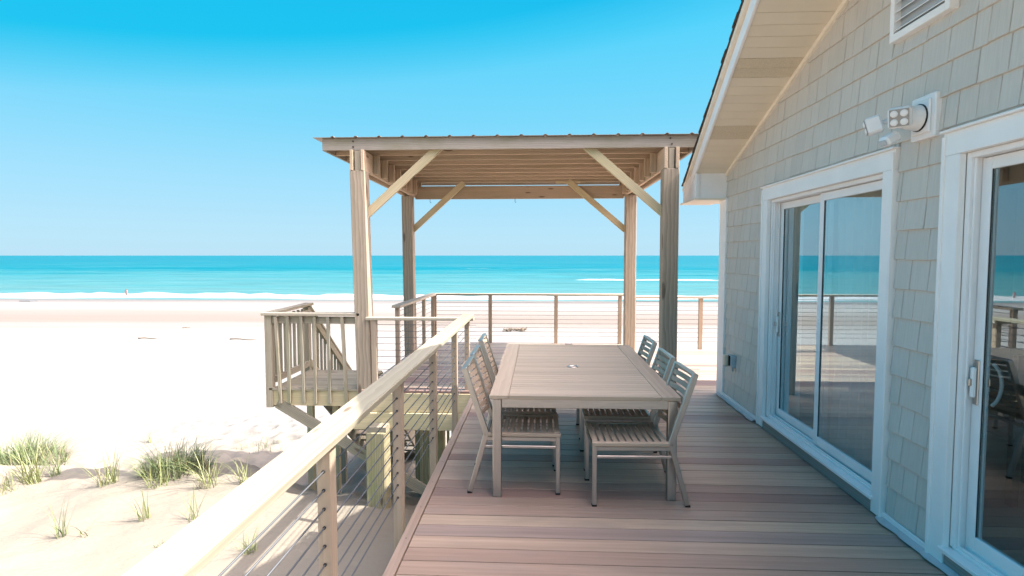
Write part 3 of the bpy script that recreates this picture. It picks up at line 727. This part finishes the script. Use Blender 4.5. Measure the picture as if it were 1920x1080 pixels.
board('diagonal_brace', (-3.02, 8.0, -.22), (-1.95, 8.0, -1.05), .05, .14, M_old, ld)
board('diagonal_brace', (-3.2, 8.30, -.25), (-2.1, 8.30, -.85), .05, .14, M_old, ld)
st = thing('beach_stairs', 'wooden stair flight with sloping handrail dropping from the landing to the sand', 'stairs', (-2.95, 10, -2.4))
SLP = .74; NS = 13; RUN = .25
zb = -2.45
for x in (LX0 + .02, -2.95, LX1 - .02):
    board('stringer', (x, LY1 + .02, -.20), (x, LY1 + 3.2, -.20 - SLP * 3.18), .04, .24, M_old, st)
for k in range(12):
    board('tread', (LX0, LY1 + .15 + RUN * k, -.185 * (k + 1)), (LX1, LY1 + .15 + RUN * k, -.185 * (k + 1)), .26, .036, M_old, st)
for x in (LX0 - .02,):
    board('handrail', (x, LY1 - .02, .965), (x, LY1 + 3.1, .965 - SLP * 3.12), .13, .036, M_old, st)
    board('sub_rail', (x + .035, LY1, .88), (x + .035, LY1 + 3.1, .88 - SLP * 3.1), .038, .14, M_old, st)
    board('bottom_rail', (x + .035, LY1, .10), (x + .035, LY1 + 3.1, .10 - SLP * 3.1), .038, .09, M_old, st)
    for q in range(20):
        yy = LY1 + .1 + q * .15; z = -SLP * (yy - LY1)
        board('baluster', (x - .005, yy, z + .02), (x - .005, yy, z + .90), .036, .036, M_old, st, up=(1, 0, 0))
    for yy in (LY1 + 1.5, LY1 + 3.1): block('post', (x - .045, yy - .045, gl(x, yy)), (x + .045, yy + .045, .93 - SLP * (yy - LY1)), M_old, st)

# ------------------------------------------------------------------ dining table
TX0, TX1, TY0, TY1, TZ = -.352, .982, 3.94, 6.26, .74
tb = thing('dining_table', 'long slatted teak dining table with brushed steel legs in the middle of the deck', 'table', ((TX0 + TX1) / 2, (TY0 + TY1) / 2, 0))
BD = .135; th = .030
for x0, x1 in ((TX0, TX0 + BD), (TX1 - BD, TX1)): block('border_board', (x0, TY0, TZ - th), (x1, TY1, TZ), M_teak, tb, b=.004)
for y0, y1 in ((TY0, TY0 + .05), (TY1 - .05, TY1)): block('end_board', (TX0 + BD + .0015, y0, TZ - th), (TX1 - BD - .0015, y1, TZ), M_teak, tb, b=.004)
ns = 30; sp = (TY1 - TY0 - .10) / ns
for k in range(ns):
    yy = TY0 + .05 + sp * (k + .5)
    board('slat', (TX0 + BD + .002, yy, TZ - th / 2 - .0006), (TX1 - BD - .002, yy, TZ - th / 2 - .0006), sp - .0045, th, M_teak, tb, b=.003)
lg = .062
for x in (TX0 + .022, TX1 - .022 - lg):
    for y in (TY0 + .012, TY1 - .012 - lg): block('leg', (x, y, 0), (x + lg, y + lg, TZ - th - .001), M_steel, tb, b=.004)
for y in (TY0 + .025, TY1 - .025 - .03): block('apron', (TX0 + .022 + lg, y, TZ - th - .066), (TX1 - .022 - lg, y + .03, TZ - th - .001), M_steel, tb)
for x in (TX0 + .04, TX1 - .04 - .03): block('apron', (x, TY0 + .012 + lg, TZ - th - .066), (x + .03, TY1 - .012 - lg, TZ - th - .001), M_steel, tb)
cxm, cym = (TX0 + TX1) / 2 - .02, 5.0
v = []; f = []; n = 28
for (r, z) in ((.052, TZ + .001), (.050, TZ + .004), (.036, TZ + .0035), (.034, TZ - .004), (.0, TZ - .004)):
    for k in range(n): v.append((cxm + r * math.cos(6.2832 * k / n), cym + r * math.sin(6.2832 * k / n), z))
for i in range(4):
    for k in range(n): f.append((i * n + k, i * n + (k + 1) % n, (i + 1) * n + (k + 1) % n, (i + 1) * n + k))
obj('umbrella_ring', v, f, M_steel, tb, True)
block('far_edge_clip', (.28, TY1 + .001, TZ - .02), (.36, TY1 + .02, TZ + .012), M_steel, tb)

# ------------------------------------------------------------------ chairs (built facing +x, origin under the seat's middle)
def chair():
    c = thing('dining_chair', 'x', 'chair')
    hw = .225
    for s in (-1, 1):
        y = s * hw
        board('front_leg', (.30, y, .012), (.30, y, .425), .030, .030, M_steel, c, up=(1, 0, 0))
        rl = board('rear_leg', (-.335, y, .012), (-.215, y, .44), .030, .034, M_steel, c, up=(1, 0, 0))
        board('back_stile', (-.212, y, .428), (-.375, y, .915), .030, .040, M_steel, c, up=(1, 0, 0))
        board('seat_rail', (-.215, y, .405), (.286, y, .405), .028, .030, M_steel, c)
        board('side_stretcher', (-.235, y, .345), (.285, y, .345), .018, .020, M_steel, c)
        for (x, ) in ((.30,), (-.338,)):
            board('foot_cap', (x, y, .0), (x, y, .014), .033, .035, M_black, c, up=(1, 0, 0))
    board('front_rail', (.30, -hw + .016, .395), (.30, hw - .016, .395), .026, .028, M_steel, c)
    board('rear_rail', (-.222, -hw + .016, .40), (-.222, hw - .016, .40), .026, .028, M_steel, c)
    board('seat_edge', (-.205, -hw - .008, .437), (.318, -hw - .008, .437), .036, .026, M_cteak, c)
    board('seat_edge', (-.205, hw + .008, .437), (.318, hw + .008, .437), .036, .026, M_cteak, c)
    for k in range(11):
        x = -.178 + k * .0472; z = .432 + .012 * ((k - 5) / 5.5) ** 2
        board('seat_slat', (x, -hw + .011, z), (x, hw - .011, z), .034, .018, M_cteak, c)
    d = Vector((-.163, 0, .487)).normalized(); nrm = Vector((d.z, 0, -d.x))
    for k in range(9):
        t = .10 + k * .0495
        o = Vector((-.212, 0, .428)) + d * t
        v = []; n = 10; hh = .034 / 2; tt = .016
        for i in range(n + 1):
            y = -hw + .016 + (2 * hw - .032) * i / n; bow = -.040 * (1 - (2 * i / n - 1) ** 2)
            for (a, b_) in ((-hh, 0), (hh, 0), (hh, tt), (-hh, tt)):
                v.append(o + Vector((0, y, 0)) + d * a + nrm * (bow + b_ - .008))
        f = [(4 * i + q, 4 * i + (q + 1) % 4, 4 * i + 4 + (q + 1) % 4, 4 * i + 4 + q) for i in range(n) for q in range(4)] + [(3, 2, 1, 0), (4 * n, 4 * n + 1, 4 * n + 2, 4 * n + 3)]
        obj('back_slat', v, f, M_cteak, c)
    board('top_rail', Vector((-.212, -hw - .01, .428)) + d * .512, Vector((-.212, hw + .01, .428)) + d * .512, .040, .014, M_steel, c, up=d)
    return c
def copy_tree(o):
    c = o.copy(); COL.objects.link(c)
    for ch in o.children:
        k = ch.copy(); COL.objects.link(k); k.parent = c
    return c
ch0 = chair()
side = {1: 'left', -1: 'right'}
CH = [(-.165, 4.25, 0, 'slatted teak chair nearest the camera on the railing side of the table'),
      (-.175, 4.80, 0, 'middle slatted teak chair on the railing side of the table'),
      (-.19, 5.58, .02, 'farthest slatted teak chair on the railing side, its back catching sunlight'),
      (.672, 4.08, math.pi + .03, 'slatted teak chair nearest the camera on the house side of the table'),
      (.675, 4.72, math.pi, 'middle slatted teak chair on the house side of the table'),
      (.69, 5.50, math.pi, 'farthest slatted teak chair on the house side of the table')]
for i, (x, y, r, lab) in enumerate(CH):
    c = ch0 if i == 0 else copy_tree(ch0)
    c.location = (x, y, 0); c.rotation_euler = (0, 0, r); tag(c, lab, 'chair', 'chairs around the dining table')

# ------------------------------------------------------------------ fittings on the wall
LY_, LZ_ = 3.47, 2.515
fl = thing('flood_light', 'white twin head security flood light with motion sensor above the glass doors', 'light', (WX - .02, LY_, LZ_))
block('mounting_block', (WX - .042, LY_ - .125, LZ_ - .125), (WX - .0, LY_ + .085, LZ_ + .125), M_white, fl, b=.006)
block('mounting_block_face', (WX - .056, LY_ - .095, LZ_ - .095), (WX - .040, LY_ + .058, LZ_ + .095), M_white, fl, b=.006)
cyl = lambda a, b, r, n=20: tube([a, b], r, n)
cc_ = LY_ - .01
v, f = cyl((WX - .056, cc_, LZ_), (WX - .064, cc_, LZ_), .078); obj('gasket', v, f, M_black, fl)
v, f = tube([(WX - .064, cc_, LZ_), (WX - .15, cc_, LZ_ + .002), (WX - .155, cc_, LZ_)], [.074, .062, .05], 22); obj('canopy', v, f, M_white, fl, False)
def head(c, aim, s):
    c = Vector(c); aim = Vector(aim).normalized()
    bk = board('lamp_head', c, c + aim * .085, s, s, M_white, fl, up=(0, 0, 1), b=.012)
    fc = c + aim * .0855; board('lamp_face', fc, fc + aim * .004, s * .84, s * .84, M_lamp, bk, up=(0, 0, 1), b=.001)
    y = Vector((0, 0, 1)).cross(aim).normalized(); z = aim.cross(y)
    for i in (-1, 1):
        for j in (-1, 1):
            p = fc + aim * .0042 + y * (i * s * .21) + z * (j * s * .21)
            v, f = tube([p, p + aim * .004], [s * .17, s * .12], 12); obj('reflector', v, f, M_white, bk)
    v, f = tube([c - aim * .05, c + aim * .01], .014, 8); obj('knuckle', v, f, M_white, bk)
head((WX - .15, cc_ + .005, LZ_ + .012), (-.62, -.74, -.26), .115)
head((WX - .20, cc_ + .11, LZ_ - .0), (-.85, .42, -.28), .10)
sn = board('motion_sensor', (WX - .15, cc_ + .05, LZ_ - .085), (WX - .235, cc_ + .03, LZ_ - .135), .075, .060, M_white, fl, b=.014)
board('sensor_lens', (WX - .236, cc_ + .03, LZ_ - .1355), (WX - .242, cc_ + .0285, LZ_ - .139), .055, .034, M_greyp, sn, b=.004)
ob = thing('outlet_box', 'small weatherproof outlet box with beige flip cover low on the shingle wall', 'outlet', (WX, 6.62, .5))
block('box_body', (WX - .065, 6.53, .44), (WX - .014, 6.66, .575), M_greyp, ob, b=.006)
block('flip_cover', (WX - .125, 6.585, .445), (WX - .080, 6.665, .580), M_beige, ob, b=.012, axis=2)
block('cover_seal', (WX - .080, 6.58, .455), (WX - .066, 6.66, .570), M_black, ob)
v, f = tube([(WX - .04, 6.56, .44), (WX - .045, 6.56, .415), (WX - .035, 6.56, .40)], .012, 8); obj('conduit', v, f, M_greyp, ob)
# curtains and a wooden chair inside
def curtain(y0, y1, x, label, folds):
    v = []; n = 90; m = 12
    for j in range(m + 1):
        z = .13 + 2.18 * j / m
        for i in range(n + 1):
            t = i / n; wv = math.sin(t * folds * 6.2832 + .6 * math.sin(t * 17)) * (.028 + .012 * math.sin(t * 9))
            pinch = (1 - .10 * math.sin(math.pi * min(1, j / m)) * t)
            v.append((x + wv * (1 - .4 * j / m), y0 + (y1 - y0) * t * pinch, z))
    f = [(j * (n + 1) + i, j * (n + 1) + i + 1, (j + 1) * (n + 1) + i + 1, (j + 1) * (n + 1) + i) for j in range(m) for i in range(n)]
    o = obj('curtain', v, f, M_sheer, None, True); return tag(o, label, 'curtain', 'sheer curtains')
curtain(3.92, 5.02, WX + .17, 'sheer white curtain behind the near pane of the middle glass door', 9)
curtain(5.45, 5.72, WX + .19, 'narrow gathered white curtain at the far jamb of the middle glass door', 5)
ic = thing('wooden_chair', 'dark brown wooden chair indoors behind the right hand glass door', 'chair', (3.3, 3.9, .09))
for (x, y, zt) in ((3.05, 3.75, 1.08), (3.05, 4.15, 1.08), (3.47, 3.75, .52), (3.47, 4.15, .52)): block('leg', (x, y, .09), (x + .05, y + .05, zt), M_brown, ic)
block('seat', (3.04, 3.73, .52), (3.54, 4.22, .56), M_brown, ic, axis=1)
for z in (.68, .82, .96): block('back_slat', (3.06, 3.80, z), (3.085, 4.15, z + .08), M_brown, ic)

# ------------------------------------------------------------------ dune grass
def tuft(px, py, nb, hgt, spread, label, mat, lean=(0, 0), rad=.05, rx=None, ry=None, name='dune_grass_tuft', wbl=.0045):
    z0 = float(ground(px, py)); v = []; f = []
    for _ in range(nb):
        a = random.uniform(0, 6.283); rr = math.sqrt(random.random())
        bx = px + math.cos(a) * rr * (rx or rad); by = py + math.sin(a) * rr * (ry or rad)
        bz = float(ground(bx, by)) - .02 if rx else z0 - .02
        dome = (1 - .55 * rr * rr) if rx else 1.0
        L = hgt * dome * random.uniform(.35, 1.15); a2 = random.uniform(0, 6.283) if not rx or random.random() < .5 else a + random.uniform(-.7, .7); sp_ = spread * random.uniform(.15, 1.25)
        dx = math.cos(a2) * sp_ + lean[0]; dy = math.sin(a2) * sp_ + lean[1]
        curl = random.uniform(.3, 1.1); n = 6; o = len(v); ww = wbl * random.uniform(.7, 1.3)
        sx_, sy_ = -math.sin(a2), math.cos(a2)
        for i in range(n + 1):
            t = i / n; wd_ = ww * (1 - t ** 1.6) + .0004
            cx = bx + dx * L * (t * .55 + curl * t * t * .75); cy = by + dy * L * (t * .55 + curl * t * t * .75)
            cz = bz + L * (t - .42 * curl * t ** 2.4 * min(1.3, abs(dx) + abs(dy) + .15))
            v += [(cx + sx_ * wd_, cy + sy_ * wd_, cz), (cx - sx_ * wd_, cy - sy_ * wd_, cz)]
        f += [(o + 2 * i, o + 2 * i + 1, o + 2 * i + 3, o + 2 * i + 2) for i in range(n)]
    c = Vector((px, py, z0))
    o = obj(name, [Vector(q) - c for q in v], f, mat, None, True, Matrix.Translation(c))
    return tag(o, label, 'dune grass', 'dune grass on the sand')
def gpt(px, py):
    """where a pixel of the 1920x1080 picture meets the sand"""
    yaw = math.radians(2.79); pit = math.radians(3.272); fpx = 1066.7
    fw = Vector((-math.sin(yaw) * math.cos(pit), math.cos(yaw) * math.cos(pit), -math.sin(pit))); rt = Vector((math.cos(yaw), math.sin(yaw), 0)); up = rt.cross(fw)
    d = (fw * fpx + rt * (px - 960) + up * (540 - py)); d /= d.y
    t = 3.0
    while t < 200:
        if 1.72 + d.z * t < float(ground(d.x * t, t)): return d.x * t, t
        t += .02
    return d.x * 90, 90
c1 = gpt(45, 868); c2 = gpt(328, 884)
tuft(*c1, 800, .72, 1.15, 'large dense green dune grass clump at the left edge of the beach', M_grass, rx=.80, ry=.50, name='dune_grass_clump', wbl=.0055)
tuft(*c2, 600, .60, .95, 'dense dark green dune grass clump standing alone in the middle of the sand crest', M_grass, rx=.45, ry=.34, name='dune_grass_clump', wbl=.0055)
tuft(-5.8, 11.4, 60, .45, .8, 'sparse low dune grass patch right of the dark clump', M_grass, rx=.55, ry=.25)
SM = [(60, 905, 70, .75, .9, 'tall pale dune grass tuft in front of the large left clump', M_grass2),
      (105, 892, 26, .62, .7, 'upright thin dune grass tuft right of the tall pale tuft', M_grass),
      (202, 908, 55, .60, .75, 'green dune grass tuft on the sand crest between both clumps', M_grass2),
      (296, 911, 40, .55, .85, 'bright green dune grass tuft on the crest below the dark clump', M_grass2),
      (388, 912, 45, .60, 1.1, 'arching dune grass tuft on the crest with long bent blades', M_grass2),
      (460, 908, 22, .45, .8, 'dune grass tuft half hidden by the pale cap rail', M_grass2),
      (118, 1006, 22, .48, .5, 'dark green dune grass tuft alone on the near sand, farthest left', M_grass),
      (152, 1008, 7, .42, .9, 'sparse slanting dune grass sprig beside the dark green near tuft', M_grass2),
      (272, 975, 20, .45, .55, 'slim dune grass tuft on the near sand left of the railing', M_grass2),
      (363, 978, 14, .48, .6, 'thin dune grass tuft on the near sand closest to the cap rail', M_grass2),
      (468, 1038, 26, .28, .9, 'small dune grass tuft seen between the railing cables', M_grass2),
      (303, 1024, 16, .09, 1.0, 'tiny green sprout on the bare near sand', M_grass),
      (8, 925, 30, .5, .9, 'pale dune grass tuft cut by the left edge of the picture', M_grass2),
      (280, 830, 20, .4, .8, 'faint thin grass tuft left of the dark clump on far sand', M_grass2),
      (500, 935, 8, .3, .4, 'few short grass blades at the edge of the pergola shadow', M_grass2)]
for (a, b_, nb, h, s_, lab, mt) in SM:
    x, y = gpt(a, b_); tuft(x, y, nb, h, s_, lab, mt, lean=(-.15, .0), rad=.06 if nb < 30 else .12)
# driftwood and seaweed on the beach
def stick(a, b_, L, lab, ang):
    x, y = gpt(a, b_); z = float(ground(x, y)) + .03
    pts = [(x + L * (t - .5) * math.cos(ang), y + L * (t - .5) * math.sin(ang) + .06 * math.sin(t * 5), z + .02 * math.sin(t * 7)) for t in [i / 8 for i in range(9)]]
    v, f = tube(pts, [.018 + .02 * (1 - i / 8) for i in range(9)], 7); tag(obj('driftwood', v, f, M_debris, None, True), lab, 'driftwood', 'driftwood sticks on the beach')
stick(278, 635, 1.1, 'bleached driftwood stick on the white sand left of the stair landing', .1)
stick(456, 637, 1.6, 'longer driftwood stick on the sand close to the stair landing', -.05)
stick(350, 615, .5, 'short dark driftwood piece on the upper beach', .4)
for (a, b_, lab) in ((952, 621, 'left dark seaweed heap seen through the far cable railing'), (968, 620, 'middle dark seaweed heap seen through the far cable railing'), (980, 621, 'right dark seaweed heap seen through the far cable railing')):
    x, y = gpt(a, b_); z0 = float(ground(x, y)); parts = []
    for k in range(26):
        a1 = random.uniform(0, 6.28); r = random.random() * .32; p = Vector((x + r * math.cos(a1), y + r * math.sin(a1), z0 + random.random() * .16))
        q = [p + Vector((random.uniform(-.2, .2), random.uniform(-.1, .1), random.uniform(-.05, .12))) * t for t in (0, .5, 1)]
        parts.append(tube(q, [.03, .04, .015], 5))
    v, f = join(parts); tag(obj('seaweed_heap', v, f, M_debris, None, True), lab, 'seaweed', 'seaweed heaps on the beach')
x, y = gpt(53, 565); z0 = float(ground(x, y))
v, f = prism([(x - .9, y - .5), (x + .8, y - .6), (x + .95, y + .5), (x - .7, y + .6)], 2, z0, z0 + .12)
tag(obj('beach_towel', v, f, plain('dark_towel', (.12, .13, .14), .9), None), 'dark towel lying on the wet sand at the far left', 'towel')

# ------------------------------------------------------------------ the person wading in the surf
def person(px, py, h):
    yaw_x = (px - 1012) / 1066.7; Y = 94.5; X = yaw_x * Y * 1.0
    base = SEA - .35
    root = (X, Y, base)
    P = {'pel': (0, 0, .93), 'waist': (0, 0, 1.08), 'chest': (0, -.01, 1.32), 'neck': (0, -.01, 1.47), 'head': (0, -.02, 1.60), 'crown': (0, -.01, 1.71),
         'hl': (.10, 0, .90), 'kl': (.13, -.06, .49), 'al': (.15, .05, .08), 'tl': (.15, -.10, .03),
         'hr': (-.10, 0, .90), 'kr': (-.12, .03, .49), 'ar': (-.13, .12, .08), 'tr': (-.13, -.02, .03),
         'sl': (.19, -.01, 1.40), 'el': (.27, -.05, 1.14), 'wl': (.24, -.18, .93), 'gl': (.23, -.22, .86),
         'sr': (-.19, -.01, 1.40), 'er': (-.30, -.02, 1.15), 'wr': (-.36, -.12, .94), 'gr': (-.38, -.16, .87)}
    Rd = {'pel': .15, 'waist': .125, 'chest': .15, 'neck': .06, 'head': .095, 'crown': .07, 'hl': .09, 'kl': .06, 'al': .042, 'tl': .035, 'hr': .09, 'kr': .06, 'ar': .042, 'tr': .035,
          'sl': .06, 'el': .043, 'wl': .03, 'gl': .03, 'sr': .06, 'er': .043, 'wr': .03, 'gr': .03}
    E_ = [('pel', 'waist'), ('waist', 'chest'), ('chest', 'neck'), ('neck', 'head'), ('head', 'crown'), ('pel', 'hl'), ('hl', 'kl'), ('kl', 'al'), ('al', 'tl'), ('pel', 'hr'), ('hr', 'kr'), ('kr', 'ar'), ('ar', 'tr'),
          ('chest', 'sl'), ('sl', 'el'), ('el', 'wl'), ('wl', 'gl'), ('chest', 'sr'), ('sr', 'er'), ('er', 'wr'), ('wr', 'gr')]
    ks = list(P); s = h / 1.75
    m = bpy.data.meshes.new('person'); m.from_pydata([tuple(c * s for c in P[k]) for k in ks], [(ks.index(a), ks.index(b)) for a, b in E_], [])
    o = bpy.data.objects.new('person', m); link(o, Matrix.Translation(root))
    sk = o.modifiers.new('skin', 'SKIN'); sk.use_smooth_shade = True
    for i, k in enumerate(ks): 
        m.skin_vertices[0].data[i].radius = (Rd[k] * s, Rd[k] * s)
    m.skin_vertices[0].data[0].use_root = True
    o.modifiers.new('sub', 'SUBSURF').levels = 1
    mt, n, l, p, out = newmat('skin_and_swimwear'); t = n.new('ShaderNodeTexCoord'); sp_ = n.new('ShaderNodeSeparateXYZ'); l.new(t.outputs['Object'], sp_.inputs[0])
    z = math_(n, l, 'DIVIDE', sp_.outputs['Z'], 1.75 * s)
    r = n.new('ShaderNodeValToRGB'); r.color_ramp.interpolation = 'CONSTANT'; l.new(z, r.inputs[0])
    stops(r, [(0, (.22, .12, .08)), (.42, (.30, .20, .20)), (.83, (.22, .12, .08)), (.92, (.05, .035, .025))])
    r.color_ramp.interpolation = 'CONSTANT'
    l.new(r.outputs[0], p.inputs['Base Color']); p.inputs['Roughness'].default_value = .6; m.materials.append(mt)
    tag(o, 'person in a pale top wading in the surf at the far left', 'person')
if True:
    m0 = bpy.data.meshes.new('probe')
    try: person(209, 550, 1.55)
    except Exception as ex:
        print('PERSON FAILED', ex)
